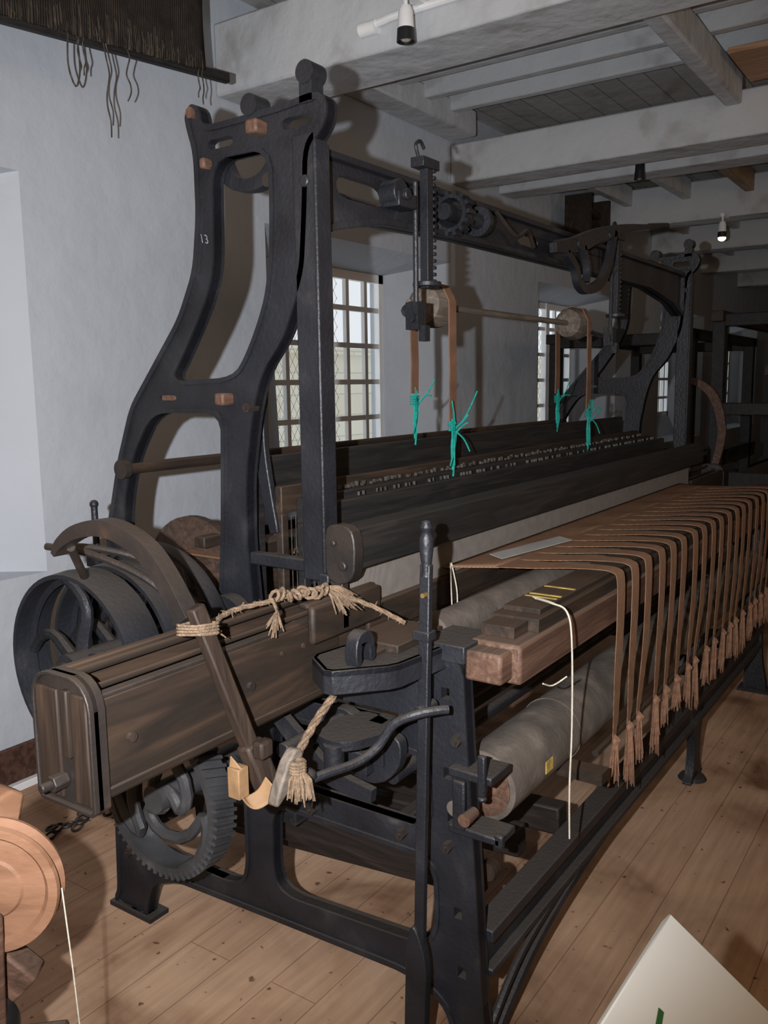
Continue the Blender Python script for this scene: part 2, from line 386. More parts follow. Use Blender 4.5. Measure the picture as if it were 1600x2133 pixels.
spot((4.27,1.10,2.95),False,'small black spotlight fixed beneath a ceiling beam',BLACK)
spot((6.05,1.0,2.80),True,'small lit spotlight glowing warm beneath ceiling beam')
b=B();b.tube(crom([(1.53,1.33,2.97),(1.525,1.25,2.98),(1.525,.9,2.99),(1.525,-1.2,3.0)]),.016,10);b.cyl((1.53,1.35,2.97),(1.53,1.27,2.97),.028)
finish(b,'cable_conduit',FRAMEW,None,'white painted cable conduit running along the ceiling beam','conduit')

# ------------------------------------------------------------------ LOOM
loom=empty('power_loom',(0,.5,0),'large antique black cast iron and dark wood power loom','loom')
T=.040
outer=[(1.225,0),(1.23,.03),(1.215,.05),(1.205,.30),(1.19,.7),(1.175,1.0),(1.16,1.17),(1.14,1.22),(1.10,1.35),(1.035,1.50),(.935,1.61),(.835,1.72),(.775,1.83),(.755,1.96),(.755,2.10),
 (.775,2.16),(.78,2.19),(.755,2.215),(.73,2.195),(.725,2.155),(.63,2.155),(.47,2.16),(.385,2.17),(.355,2.155),(.35,2.12),(.37,2.085),(.405,2.06),(.412,1.94),(.425,1.80),(.49,1.66),(.562,1.58),(.595,1.49),(.625,1.33),(.63,1.17),(.615,.98),(.60,.83),
 (.53,.80),(.17,.80),(.115,.86),(.11,.97),(.025,.97),(.012,.75),(-.008,.45),(-.025,.16),(-.05,.03),(-.05,0),(.06,0),(.055,.12),(.09,.17),(.18,.195),(.60,.18),(.95,.165),(1.06,.12),(1.085,.03),(1.085,0)]
H=[[(.695,2.075),(.700,1.95),(.703,1.83),(.745,1.74),(.83,1.62),(.875,1.565),(.655,1.572),(.61,1.62),(.55,1.73),(.53,1.81),(.52,1.93),(.52,2.075)],
 [(.95,1.485),(1.035,1.37),(1.075,1.27),(1.09,1.17),(1.10,.99),(.735,.99),(.715,1.20),(.705,1.38),(.70,1.485)],
 [(1.105,.86),(1.125,.30),(1.09,.235),(.72,.235),(.675,.28),(.67,.84),(.69,.86)],
 [(.575,.50),(.58,.30),(.54,.262),(.14,.285),(.095,.33),(.10,.50)],
 [(.565,.74),(.57,.57),(.11,.57),(.115,.72),(.14,.74)]]
O2=smooth_poly(outer,2,.02);H2=[smooth_poly(h,2,.03) for h in H]
slot1=[(.71,2.10),(.71,2.122),(.63,2.122),(.63,2.10)];slot2=[(.92,1.517),(.92,1.53),(.86,1.53),(.86,1.517)];slot3=[(.48,2.105),(.48,2.13),(.40,2.13),(.40,2.11)]
sq=[[(y,z),(y+.020,z),(y+.020,z+.026),(y,z+.026)] for y,z in ((.06,.88),(.055,.70),(.045,.60),(.03,.38),(.02,.24))]
b=B();b.plate('X',.006,.030,O2,H2+[smooth_poly(s,1,.01) for s in (slot1,slot2,slot3)]+sq)
b.rib('X',0,T,O2,.014)
for h in H2: b.rib('X',0,T,h,.011,False)
b.cyl((-.01,.85,.91),(.06,.85,.91),.06);b.cyl((-.03,.74,.56),(.05,.74,.56),.05);b.box(.01,.035,.64,.74,.52,.60)
b.box(-.01,.06,1.06,1.24,0,.014);b.box(-.03,.07,-.08,.08,0,.014)
b.cyl((-.004,.57,2.175),(.045,.57,2.175),.024);b.box(.005,.04,.548,.592,2.14,2.175)
b.box(.0,.04,.39,.425,2.15,2.20);b.cyl((-.004,.407,2.212),(.045,.407,2.212),.024)
ef=finish(b,'end_frame',IRON,loom,bevel=.003,label='black cast iron end frame with S-curved double upright')
def bolt(parent,dx=0):
    b=B();b.tube([(-.016+dx,0,0),(.02+dx,0,0)],.012,6);b.cyl((dx-.022,0,0),(dx-.014,0,0),.006,seg=8)
    o=finish(b,'bolt',IRON2,parent,org=(dx,0,0));me=o;first=True
    L=((1.05,1.335),(.60,1.50),(.18,.545),(.30,.665),(.44,.53),(.035,.80),(1.14,.2),(.06,.55))
    for y,z in L:
        if first: place(o,parent,(dx,y,z));first=False
        else:
            c=me.copy();COL.objects.link(c);place(c,parent,(dx,y,z))
bolt(ef)
def peg(parent,*bx):
    b=B();b.box(*bx);finish(b,'wooden_peg',W_RED,parent,bevel=.006)
peg(ef,-.03,.012,.525,.560,2.105,2.135);peg(ef,-.02,.012,.700,.718,2.055,2.08);peg(ef,-.03,.012,.66,.69,1.505,1.535)
b=B();b.lathe((-.006,.755,2.19),'X',[(.0001,0),(.013,0),(.013,.012),(.0001,.012)],16);finish(b,'bearing_plug',W_RED,ef)
b=B();b.box(.008,.024,.865,.915,1.517,1.532);finish(b,'slot_wedge',W_RED,ef)
cu=bpy.data.curves.new('t','FONT');cu.body='13';cu.size=.030;to=bpy.data.objects.new('t',cu);COL.objects.link(to)
bpy.context.view_layer.update();dg=bpy.context.evaluated_depsgraph_get()
tm=bpy.data.meshes.new_from_object(to.evaluated_get(dg));bpy.data.objects.remove(to)
bb=B();bb.bm.from_mesh(tm);bb.bm.transform(Matrix(((0,0,-1,-.0010),(-1,.2,0,.742),(-.2,1,0,1.893),(0,0,0,1))));finish(bb,'chalk_number',CHALK,ef)
ef2=dup(ef,(2.95,0,0),loom)
peg(ef2,2.92,2.962,.53,.57,2.1,2.14)
def post(x):
    b=B();b.box(x,x+.045,.385,.45,1.10,2.09);b.box(x-.003,x+.049,.382,.392,1.12,2.07);b.box(x+.01,x+.04,.44,.63,1.115,1.145);b.cyl((x-.006,.415,1.99),(x+.051,.415,1.99),.013)
    b.box(x-.008,x+.053,.37,.40,1.085,1.12);b.cyl((x+.02,.36,1.10),(x+.02,.40,1.10),.012)
    return finish(b,'guide_post',IRON,loom,bevel=.004)
p=post(.0);dup(p,(2.95,0,0))
b=B();b.plate('X',.09,.11,band([(.62,1.18),(.66,1.40),(.65,1.58),(.58,1.74),(.53,1.93)],[.014,.02,.02,.014]));finish(b,'curved_brace',IRON,loom,bevel=.003)
b=B();b.plate('X',.05,.08,band([(.53,2.08),(.58,2.03),(.64,2.02),(.69,2.04),(.72,2.09)],[.02,.014,.02]));finish(b,'arched_brace',IRON,loom,bevel=.004)
ro=[(.05,1.88),(.12,1.905),(.30,1.94),(.7,1.955),(2.4,1.96),(2.75,1.92),(2.95,1.86),(2.95,2.075),(.05,2.075)]
rh=[[(.14,1.985),(.14,2.035),(.34,2.035),(.34,1.985)],[(1.1,1.99),(1.1,2.03),(1.25,2.03),(1.25,1.99)],[(1.9,1.99),(1.9,2.03),(2.05,2.03),(2.05,1.99)]]
b=B();ro=smooth_poly(ro,1,.02);rh=[smooth_poly(h,2,.03) for h in rh];b.plate('Y',.435,.455,ro,rh);b.rib('Y',.415,.475,ro,.016)
finish(b,'top_rail',IRON,loom,bevel=.003)
b=B();b.cyl((.04,.56,2.02),(2.95,.56,2.02),.016);finish(b,'tappet_shaft',IRON2,loom)
b=B();b.lathe((.62,.40,2.01),'X',[(.04,-.02),(.05,-.02),(.05,.02),(.04,.02)],20)
for k in range(14):
    a=k*2*math.pi/14;b.beam((.62,.40+.045*math.cos(a),2.01+.045*math.sin(a)),(.62,.40+.060*math.cos(a),2.01+.060*math.sin(a)),.035,.011)
b.cyl((.57,.40,2.01),(.82,.40,2.01),.022);b.lathe((.78,.40,2.01),'X',[(.0001,-.02),(.042,-.02),(.042,.0),(.0001,.0)],20)
finish(b,'sprocket',IRON,loom)
b=B();b.cyl((.34,.385,2.02),(.34,.435,2.02),.032);b.box(.32,.40,.38,.43,1.985,2.02);b.cyl((.35,.37,2.015),(.35,.39,2.015),.014);finish(b,'shaft_bearing',IRON,loom,bevel=.003)
b=B();b.tube(crom([(.86,.39,2.05),(.95,.37,1.99),(1.05,.38,2.02),(1.12,.39,1.98)]),.007);finish(b,'wire_hook',IRON2,loom)
def rack(x,y):
    b=B();b.box(x-.014,x+.014,y-.012,y+.012,1.80,2.12)
    for k in range(17): b.box(x+.014,x+.028,y-.014,y+.014,1.815+k*.0175,1.824+k*.0175)
    b.box(x-.045,x+.035,y-.02,y+.02,2.10,2.125);b.lathe((x,y,1.81),'Z',[(.0001,-.006),(.038,-.006),(.038,.006),(.0001,.006)],20)
    b.tube(crom([(x-.035,y,2.12),(x-.05,y,2.15),(x-.03,y,2.165),(x-.01,y,2.15)]),.005)
    finish(b,'toothed_rack',IRON,loom,bevel=.0015)
    b=B();b.cyl((x-.055,y,1.70),(x-.055,y,2.06),.007,seg=10);b.box(x-.075,x-.035,y-.018,y+.02,1.69,1.76);b.box(x-.06,x-.035,y-.03,y-.01,1.66,1.70);b.cyl((x-.085,y,1.72),(x-.03,y,1.72),.013)
    b.tube(crom([(x-.04,y+.01,1.73),(x+.0,y+.06,1.735),(x+.12,y+.15,1.76),(x+.24,y+.20,1.79)]),.010)
    finish(b,'hanging_rod',IRON,loom)
rack(.48,.40);rack(1.92,.40)
b=B();b.plate('Y',.345,.37,band([(1.20,1.985),(1.40,2.02),(1.60,2.075),(1.85,2.13),(2.12,2.175),(2.3,2.20)],[.015,.03,.022,.010,.008]));b.cyl((2.18,.357,2.185),(2.42,.357,2.22),.013)
b.plate('Y',.345,.37,band([(1.30,1.98),(1.38,1.94),(1.42,1.89),(1.50,1.875),(1.63,1.91),(1.71,1.99),(1.76,2.11)],[.012,.016,.017,.013]))
b.plate('Y',.345,.37,band([(1.45,2.02),(1.50,1.95),(1.49,1.90)],.008));b.cyl((1.40,.34,2.02),(1.40,.435,2.02),.024);b.cyl((1.69,.34,2.09),(1.69,.435,2.05),.016)
finish(b,'quadrant_handle',IRON,loom,bevel=.003)
b=B();b.cyl((.70,.60,1.79),(2.14,.60,1.79),.011,seg=16);finish(b,'strap_shaft',W_ROD,loom)
for x in (.84,1.97):
    b=B();b.lathe((x,.60,1.79),'X',[(.0001,-.07),(.035,-.07),(.056,-.055),(.068,0),(.066,.03),(.045,.035),(.042,.06),(.0001,.06)],28);finish(b,'strap_pulley',W_ROD,loom)
def strapset(x,zl,zr):
    for y,z in ((.670,zl),(.530,zr)):
        b=B();sgn=1 if y>.6 else -1
        pts=[(x,.60,1.860),(x,.60+.045*sgn,1.848),(x,y,1.80),(x,y,1.7),(x+.003,y,(1.7+z)/2),(x,y,z)]
        b.ribbon(pts,(.021,0,0),.004);finish(b,'leather_strap',LEATHER,loom)
strapset(.84,1.52,1.43);strapset(1.98,1.50,1.43)
for y,z0,z1,m in ((.475,1.20,1.265,W_BLACK),(.54,1.21,1.275,W_BLACK),(.61,1.23,1.30,W_DARK),(.69,1.27,1.37,W_BLACK)):
    b=B();b.box(.10,2.85,y-.011,y+.011,z0,z1);b.box(.10,2.85,y-.01,y+.01,.90,.94);b.box(.10,.125,y-.011,y+.011,.9,z0);b.box(2.825,2.85,y-.011,y+.011,.9,z0)
    finish(b,'heald_shaft',m,loom,bevel=.003,label='long dark wooden heald shaft')
b=B()
for k in range(150):
    x=.13+k*.018
    for y in (.54,.61): b.box(x-.001,x+.001,y-.001,y+.001,.94,1.22)
finish(b,'heald_wires',METAL,loom,kind='stuff')
b=B()
for k in range(120):
    x=.3+k*.021+random.uniform(-.004,.004); y=.575+random.uniform(-.012,.012)
    b.box(x-.004,x+.004,y-.004,y+.004,1.275,1.280+random.random()*.008)
    if random.random()<.6: b.box(x-.001,x+.001,.50+random.uniform(-.003,.003),.507,1.262,1.272)
finish(b,'heald_hooks',METAL,loom,kind='stuff')
# lay
b=B();b.box(-.1,3.0,.350,.485,.87,1.03);b.box(.1,2.85,.335,.35,.95,1.03)
lay=finish(b,'lay_beam',W_DARK,loom,bevel=.005)
b=B();cap=[(.29,1.14),(.29,1.21),(.30,1.23),(.345,1.237),(.362,1.225),(.365,1.14)];b.plate('X',.0,2.93,cap);finish(b,'sley_cap',W_BLACK,lay,bevel=.004)
b=B()
b.plate('X',-.02,.015,smooth_poly([(.288,1.13),(.284,1.2),(.295,1.238),(.35,1.243),(.368,1.225),(.368,1.13),(.355,1.108),(.315,1.105)],1,.012));b.cyl((-.03,.315,1.15),(-.02,.315,1.15),.011);b.cyl((-.03,.34,1.20),(-.02,.34,1.20),.007)
b.box(-.015,.01,.325,.36,1.0,1.11);finish(b,'cap_bracket',IRON2,lay,bevel=.004)
b=B();b.box(.05,2.9,.352,.358,1.03,1.145);finish(b,'reed',REED,lay)
def shuttlebox(xa,xb,sgn):
    b=B();b.box(xa,xb,.348,.366,.855,1.035);b.box(xa,xb,.465,.485,.87,1.065);b.box(xa,xb,.35,.48,.855,.92)
    b.box(xa,xb,.343,.350,.86,.877);b.box(xa,xb,.385,.405,.92,.98)
    o=finish(b,'shuttle_box',W_DARK,lay,bevel=.004,label='worn dark oiled wooden shuttle box')
    b=B();b.cyl((xa,.438,1.060),(xb,.438,1.060),.008);b.cyl((xa,.395,1.04),(xb,.395,1.04),.006);finish(b,'spindle_rod',W_DARK,o)
    b=B();b.box(xa,xb,.346,.368,1.035,1.043);finish(b,'box_edge_strip',IRON2,o,bevel=.002)
    xe=xa if sgn<0 else xb
    b=B();pl=smooth_poly([(.340,.835),(.340,1.03),(.353,1.058),(.38,1.075),(.46,1.075),(.488,1.06),(.50,1.03),(.50,.835)],1,.01)
    b.plate('X',xe-.004,xe+.008,pl);b.rib('X',xe-.012,xe+.022,pl,.007)
    finish(b,'end_plate',IRON2,o,bevel=.002)
    b=B();b.box(xe-.010,xe-.002,.352,.395,.85,1.045);b.box(xe-.010,xe-.002,.43,.49,.85,1.045);b.box(xe-.016,xe-.002,.395,.412,.93,1.05);finish(b,'end_block',W_DARKV,o,bevel=.003)
    b=B();b.tube([(xe-.035,.425,.885),(xe-.005,.425,.885)],.015,6);b.cyl((xe-.055,.425,.885),(xe,.425,.885),.008)
    finish(b,'end_bolt',IRON2,o,bevel=.002)
    if sgn<0:
        b=B()
        for x in (-.20,-.13,-.07): b.cyl((x,.343,.99),(x,.35,.99),.006,seg=10)
        for x in (-.60,-.30): b.cyl((x,.340,.95),(x,.35,.95),.009,seg=10)
        finish(b,'box_rivets',IRON2,o,kind='stuff')
shuttlebox(-.675,-.0,-1);shuttlebox(2.95,3.6,1)
b=B();b.box(-.12,.14,.325,.345,.99,1.075);b.box(-.12,.14,.34,.37,1.065,1.08);finish(b,'box_guard',W_DARK,lay,bevel=.008)
for x in (.45,2.6):
    b=B();b.box(x,x+.04,.37,.43,.12,.9);finish(b,'lay_sword',IRON,loom,bevel=.006)
# breast beam
b=B();b.box(.05,2.95,-.085,.035,.925,1.01);b.box(.0,.12,-.065,.02,.935,1.0)
finish(b,'breast_beam',W_RED,loom,bevel=.007,label='worn red-brown wooden breast beam')
b=B();b.box(.16,2.90,-.075,.04,1.01,1.04);b.box(.20,2.90,-.06,.03,1.04,1.052);b.box(.09,.18,-.05,.03,1.01,1.035)
for x in (.30,.325,.41): b.box(x,x+.010,-.055,.025,1.0515,1.0535,1)
finish(b,'beam_cap',[W_DARK,YEL],loom,bevel=.004)
b=B();b.cyl((.10,.16,.985),(2.88,.16,.985),.045);b.cyl((.06,.16,.985),(.12,.16,.985),.02);finish(b,'breast_roller',ROLL,loom)
b=B();b.cyl((.12,.04,.645),(2.88,.04,.645),.083,seg=36);b.lathe((.12,.04,.645),'X',[(.0001,-.004),(.07,-.004),(.07,.002),(.0001,.002)],30,1)
b.lathe((.50,.04,.645),'X',[(.084,0),(.086,.0),(.086,.012),(.084,.012)],30)
b.box(.28,.32,-.0455,-.043,.63,.66,2)
b.cyl((-.01,.04,.645),(.12,.04,.645),.018)
finish(b,'cloth_roller',[ROLL,W_RED,YEL],loom,label='thick grey-brown canvas-wrapped cloth roller')
b=B();b.box(-.02,.07,-.055,.05,.722,.742);b.box(-.02,.055,-.075,.05,.595,.613);b.box(-.02,-.005,-.08,-.06,.59,.62);b.box(-.028,-.018,.005,.035,.61,.72)
b.box(-.032,-.018,-.045,-.027,.70,.79);b.cyl((-.025,-.036,.70),(-.025,-.036,.69),.010)
finish(b,'roller_bracket',IRON,loom,bevel=.004)
b=B();b.cyl((-.060,-.012,.655),(-.015,-.012,.655),.014,.012);finish(b,'wooden_peg',W_RED,loom)
b=B();b.cyl((.52,-.075,.60),(2.75,-.075,.60),.009,seg=10);b.box(.45,.50,-.12,0,.55,.58);finish(b,'stretcher_bar',W_DARK,loom)
b=B()
b.box(.04,2.95,-.03,.03,.325,.355);b.box(.04,2.95,-.008,.012,.25,.33);b.box(.04,2.95,-.03,.03,.245,.262)
finish(b,'front_rail',IRON,loom,bevel=.004)
b=B();b.tube(crom([(.03,-.01,.02),(.15,-.01,.10),(.35,-.01,.18),(.7,-.01,.235),(1.1,-.01,.25)]),.016,8);b.tube(crom([(.03,-.02,.10),(.2,-.02,.20),(.45,-.02,.25)]),.010,8);finish(b,'arched_brace',IRON,loom)
def midleg(x,y):
    b=B();b.plate('Y',y-.016,y+.016,smooth_poly([(x-.09,.26),(x-.045,.20),(x-.035,.10),(x-.055,.03),(x-.085,.014),(x-.085,0),(x+.085,0),(x+.085,.014),(x+.055,.03),(x+.035,.10),(x+.045,.20),(x+.09,.26)],2,.02));b.lathe((x,y,0),'Z',[(.0001,0),(.055,0),(.045,.014),(.0001,.016)],24)
    finish(b,'foot',IRON,loom,bevel=.003)
midleg(1.80,0);midleg(1.8,1.12)
b=B();b.cyl((1.78,-.03,.46),(1.78,.06,.46),.04);b.box(1.76,1.80,-.02,.02,.33,.60);b.cyl((1.78,-.06,.46),(1.78,-.03,.46),.02);finish(b,'rail_bearing',IRON,loom,bevel=.003)
b=B();b.box(.04,2.95,1.14,1.17,.25,.33);b.box(.04,2.95,1.12,1.19,.24,.255);finish(b,'back_rail',IRON,loom,bevel=.004)
b=B();b.cyl((-.02,1.05,1.335),(2.97,1.05,1.335),.016);finish(b,'back_rest_rod',W_DARK,loom)
b=B();b.cyl((-.03,1.05,1.335),(-.01,1.05,1.335),.026);finish(b,'rod_washer',IRON2,loom)
b=B();b.cyl((.12,.98,1.0),(2.85,.98,1.0),.095,seg=36)
for x in (.16,2.78): b.lathe((x,.98,1.0),'X',[(.0001,-.012),(.19,-.012),(.19,.012),(.0001,.012)],40)
finish(b,'warp_beam',wood('dull_beam_wood',(.03,.02,.015),(.055,.034,.025),(.09,.055,.04)),loom)
b=B();b.box(.08,2.88,.74,.80,1.07,1.13);b.box(.08,2.88,.86,.90,1.12,1.15);finish(b,'back_board',W_DARK,loom,bevel=.004)
b=B();b.box(.1,2.85,.70,.98,1.092,1.096);finish(b,'warp_sheet',fabric('warp_sheet',(.15,.08,.05),(.28,.17,.11),80),loom)
for p0,p1,w,h in (((.15,.06,.42),(.15,1.0,.33),.05,.08),((.24,.10,.33),(.24,1.0,.25),.05,.07),((.42,.08,.36),(.42,1.02,.30),.05,.08),((.62,.05,.34),(.62,1.02,.30),.06,.08)):
    b=B();b.beam(p0,p1,w,h);finish(b,'treadle_beam',W_DARKY,loom,bevel=.006)
b=B();b.box(.06,2.9,.55,.60,.42,.52);finish(b,'inner_beam',W_BLACK,loom,bevel=.006)
b=B();b.box(.06,2.9,.22,.26,.46,.53);finish(b,'inner_beam',W_BLACK,loom,bevel=.006)
b=B();b.cyl((.02,.40,.62),(2.95,.40,.62),.03);finish(b,'rocking_shaft',IRON,loom)
b=B();b.cyl((.02,.22,.66),(2.95,.22,.66),.018);finish(b,'rocking_shaft',IRON,loom)
b=B();b.cyl((.13,.035,.43),(.16,.035,.43),.022);finish(b,'treadle_knob',W_DARKV,loom)
b=B();b.cyl((-.05,.74,.56),(3.0,.74,.56),.022);finish(b,'tappet_shaft',IRON2,loom)
b=B();b.cyl((-.38,.86,.91),(3.1,.86,.91),.02);finish(b,'crank_shaft',IRON2,loom)
for x in (.30,.40,.50):
    b=B();b.plate('X',x,x+.03,smooth_poly(circ(.74,.56,.14,16,.105,random.random()*3),1));finish(b,'cam',IRON2,loom)
def pulley(x,w,r,ns,y,z,name='drive_pulley'):
    b=B();b.lathe((x,y,z),'X',[(r,0),(r+.004,w/2),(r,w),(r-.010,w),(r-.010,w*.55),(r-.025,w*.5),(r-.010,w*.45),(r-.010,0)],56)
    b.lathe((x,y,z),'X',[(.02,-.01),(.038,-.01),(.038,w+.01),(.02,w+.01)],24)
    for k in range(ns):
        a=k*2*math.pi/ns;P=[]
        for j in range(8):
            t=j/7;rr=.035+(r-.05)*t;aa=a+.42*math.sin(t*math.pi)
            P.append((x+w*.5,y+rr*math.cos(aa),z+rr*math.sin(aa)))
        b.tube(P,[.018-.007*j/7 for j in range(8)],8)
    return finish(b,name,IRON,loom)
pulley(-.36,.095,.222,5,.855,.91);pulley(-.245,.095,.222,5,.855,.91);pulley(-.12,.04,.25,6,.855,.915,'flywheel')
b=B();b.tube(crom([(-.27,1.0,1.170),(-.22,.90,1.165),(-.15,.78,1.12),(-.1,.66,1.0)]),.009);b.tube(crom([(-.30,1.0,1.175),(-.27,.88,1.165),(-.22,.74,1.11),(-.18,.64,1.02)]),.009);finish(b,'belt_fork',IRON2,loom)
b=B();b.cyl((-.06,1.13,1.10),(-.06,1.13,1.24),.009);b.ball((-.06,1.13,1.24),.012);b.box(-.08,.0,1.10,1.15,1.07,1.10);finish(b,'brake_handle',IRON,loom)
b=B();b.lathe((-.06,.66,.97),'X',[(.05,0),(.075,0),(.075,.04),(.05,.04)],30);b.lathe((-.07,.66,.97),'X',[(.0001,0),(.03,0),(.03,.06),(.0001,.06)],20)
for k in range(4):
    a=k*math.pi/2;b.beam((-.04,.66,.97),(-.04,.66+.06*math.cos(a),.97+.06*math.sin(a)),.02,.02)
finish(b,'crank_gear',IRON,loom)
gy,gz,gr=.725,.580,.192
GEARM=noisemat('brightened_gear_iron',[(.3,(.026,.026,.028)),(.6,(.046,.046,.048)),(.8,(.12,.115,.11))],9,.45,0,.3,70,bdist=.004)  # paler than the other iron: light falling on the gear painted into its colour
b=B();b.lathe((-.24,gy,gz),'X',[(gr-.020,0),(gr,0),(gr,.065),(gr-.020,.065),(gr-.016,.05),(gr-.016,.02)],64)
for k in range(60):
    a=k*2*math.pi/60;a2=a+.10
    p=Vector((-.24,gy+gr*math.cos(a),gz+gr*math.sin(a)));q=Vector((-.175,gy+gr*math.cos(a2),gz+gr*math.sin(a2)))
    b.beam(p,q,.008,.020,up=(0,math.cos(a),math.sin(a)))
for k in range(3):
    a=k*2*math.pi/3+.2;P=[]
    for j in range(18):
        t=j/17;rr=.025+(gr-.033)*t;aa=a+1.15*math.sin(t*2*math.pi)
        P.append((-.222,gy+rr*math.cos(aa),gz+rr*math.sin(aa)))
    b.tube(P,.015,8)
b.lathe((-.25,gy,gz),'X',[(.0001,0),(.034,0),(.034,.22),(.0001,.22)],24)
finish(b,'gear_wheel',GEARM,loom)
# picking arm
b=B();bow=band([(.722,1.212),(.70,1.238),(.64,1.268),(.552,1.280),(.46,1.252),(.40,1.20),(.345,1.125)],[.006,.013,.017,.018,.017]);b.plate('X',-.475,-.440,bow)
b.cyl((-.445,.70,1.225),(-.36,.78,1.14),.009);b.cyl((-.45,.35,1.14),(-.40,.44,1.09),.010)
pa=finish(b,'picking_arm',IRON2,loom,bevel=.004)
b=B();b.beam((-.462,.322,1.155),(-.374,.265,.83),.032,.024,up=(0,-1,0));finish(b,'picking_stick',W_DARKV,pa,bevel=.004)
b=B();b.beam((-.387,.272,.88),(-.354,.252,.77),.045,.036,up=(0,-1,0));b.box(-.40,-.365,.228,.253,.855,.89);finish(b,'stick_socket',W_DARKV,pa,bevel=.006)
b=B();b.ribbon(crom([(-.425,.27,.855),(-.43,.27,.81),(-.415,.255,.775),(-.395,.235,.782),(-.385,.22,.81)]),(.0,.014,.010),.004);b.box(-.435,-.408,.255,.285,.785,.845);finish(b,'leather_buffer',TANLEATHER,pa,bevel=.004)
b=B();b.plate('Y',.185,.21,smooth_poly([(-.415,.785),(-.36,.875),(-.325,.865),(-.34,.83),(-.40,.775)],1));finish(b,'wooden_picker',W_ROD,pa,bevel=.005)
# bracket plate
b=B();pl=smooth_poly([(-.265,.18),(-.16,.085),(.02,.065),(.12,.03),(.13,.13),(.0,.17),(-.06,.25),(-.20,.27)],1,.014)
b.plate('Z',.985,1.0,pl);b.rib('Z',.950,1.0,pl,.012)
b.box(-.01,.13,.015,.125,.97,1.008)
b.plate('Y',.14,.17,smooth_poly([(-.215,1.0),(-.215,1.04),(-.205,1.062),(-.18,1.07),(-.155,1.058),(-.147,1.0),(-.168,1.0),(-.168,1.035),(-.182,1.045),(-.196,1.035),(-.196,1.0)],1,.01))
finish(b,'top_bracket',IRON,loom,bevel=.004)
b=B();b.box(-.10,.08,.12,.25,1.0,1.018);b.box(-.15,.0,.15,.2,1.0,1.01);finish(b,'slide_plate',W_DARK,loom,bevel=.003)
b=B();b.cyl((-.25,.31,.80),(.0,.31,.80),.018);b.box(-.08,.0,.22,.36,.70,.75);b.plate('X',-.05,-.02,smooth_poly([(.40,.80),(.36,.70),(.22,.66),(.15,.72),(.15,.80),(.22,.78),(.30,.84)],2));b.cyl((-.07,.27,.76),(-.0,.27,.76),.03)
b.tube([(-.09,.27,.76),(-.07,.27,.76)],.015,6);b.box(-.06,.0,.19,.23,.72,.82);finish(b,'bearing_bracket',IRON,loom,bevel=.005)
b=B();b.plate('X',-.12,-.10,band([(.48,.84),(.40,.77),(.30,.70),(.18,.68)],[.015,.025,.015]));b.plate('Z',.80,.82,smooth_poly([(-.20,.20),(-.05,.14),(.0,.28),(-.17,.31)],2));b.cyl((-.18,.23,.75),(-.18,.23,.81),.022);b.box(-.05,-.0,.10,.32,.85,.93)
finish(b,'picking_bracket',IRON,loom,bevel=.004)
b=B();b.tube(crom([(-.34,.20,.79),(-.28,.18,.795),(-.21,.15,.80),(-.17,.125,.825),(-.15,.10,.87),(-.13,.06,.893),(-.10,.025,.90),(-.085,.01,.90)]),.0095,10);b.ball((-.31,.20,.80),.024,(1,1,.6));finish(b,'curved_rod',IRON,loom)
b=B();b.beam((-.07,.092,.30),(-.07,.068,1.19),.016,.024,up=(0,1,0));b.plate('X',-.085,-.06,smooth_poly([(.104,.40),(.119,.34),(.128,.05),(.078,.05),(.067,.30),(.080,.36)],2,.02));b.box(-.082,-.05,.057,.097,1.03,1.05);b.cyl((-.09,.078,.88),(-.03,.078,.88),.013)
hl=finish(b,'hand_lever',IRON,loom,bevel=.003,label='tall slim iron hand lever')
b=B();b.lathe((-.07,.068,1.165),'Z',[(.0001,0),(.012,0),(.010,.02),(.015,.06),(.014,.08),(.009,.09),(.013,.1),(.009,.112),(.0001,.115)],20);finish(b,'handle_grip',IRON,hl)
b=B();b.cyl((-.095,.063,1.13),(-.08,.063,1.13),.005,seg=10);finish(b,'brass_pin',noisemat('brass',[(.3,(.4,.25,.08)),(.7,(.6,.4,.15))],5,.35,.8),hl)
b=B()
for k in range(16):
    c=Vector((.12+.022*k,1.72+.03*math.sin(k*1.1),.018+.012*(k%2)));P=[]
    for j in range(10):
        a=j*2*math.pi/10;P.append(c+(Vector((.022*math.cos(a),.012*math.sin(a),0)) if k%2 else Vector((.022*math.cos(a),.004,.013*math.sin(a)))))
    b.tube(P,.005,6,closed=True)
finish(b,'iron_chain',IRON2,None,'short length of rusty iron chain lying on the floor boards','chain')

# ------------------------------------------------------------------ cloth
NS=18;XS=[.60+i*(2.60-.60)/(NS-1) for i in range(NS)]
cl=empty('warp_cloth',(1.6,0,1.05),'rust-brown warp threads stretched over breast beam in tied strips','cloth')
b=B()
pts=[]
nx=60
for i in range(nx+1):
    x=.46+(2.70-.46)*i/nx
    col=[]
    for j in range(7):
        y=.342-(.342-.21)*j/6; xx=x+ (0.07*(j/6)*(1-i/nx)); z=1.052+.005*math.sin(i*.7)*(j/6)
        col.append((xx,y,z+.006))
    pts.append(col)
vs=[[b.bm.verts.new(p) for p in c] for c in pts]
for i in range(nx):
    for j in range(6): b._f([vs[i][j],vs[i+1][j],vs[i+1][j+1],vs[i][j+1]],0)
fc=finish(b,'cloth_sheet',CLOTH,cl);md=fc.modifiers.new('s','SOLIDIFY');md.thickness=.003
b=B();b.ribbon([(.62,.265,1.066),(.8,.235,1.067),(.98,.205,1.068)],(.02,.030,0),.0015);finish(b,'paper_label',PAPER,cl)
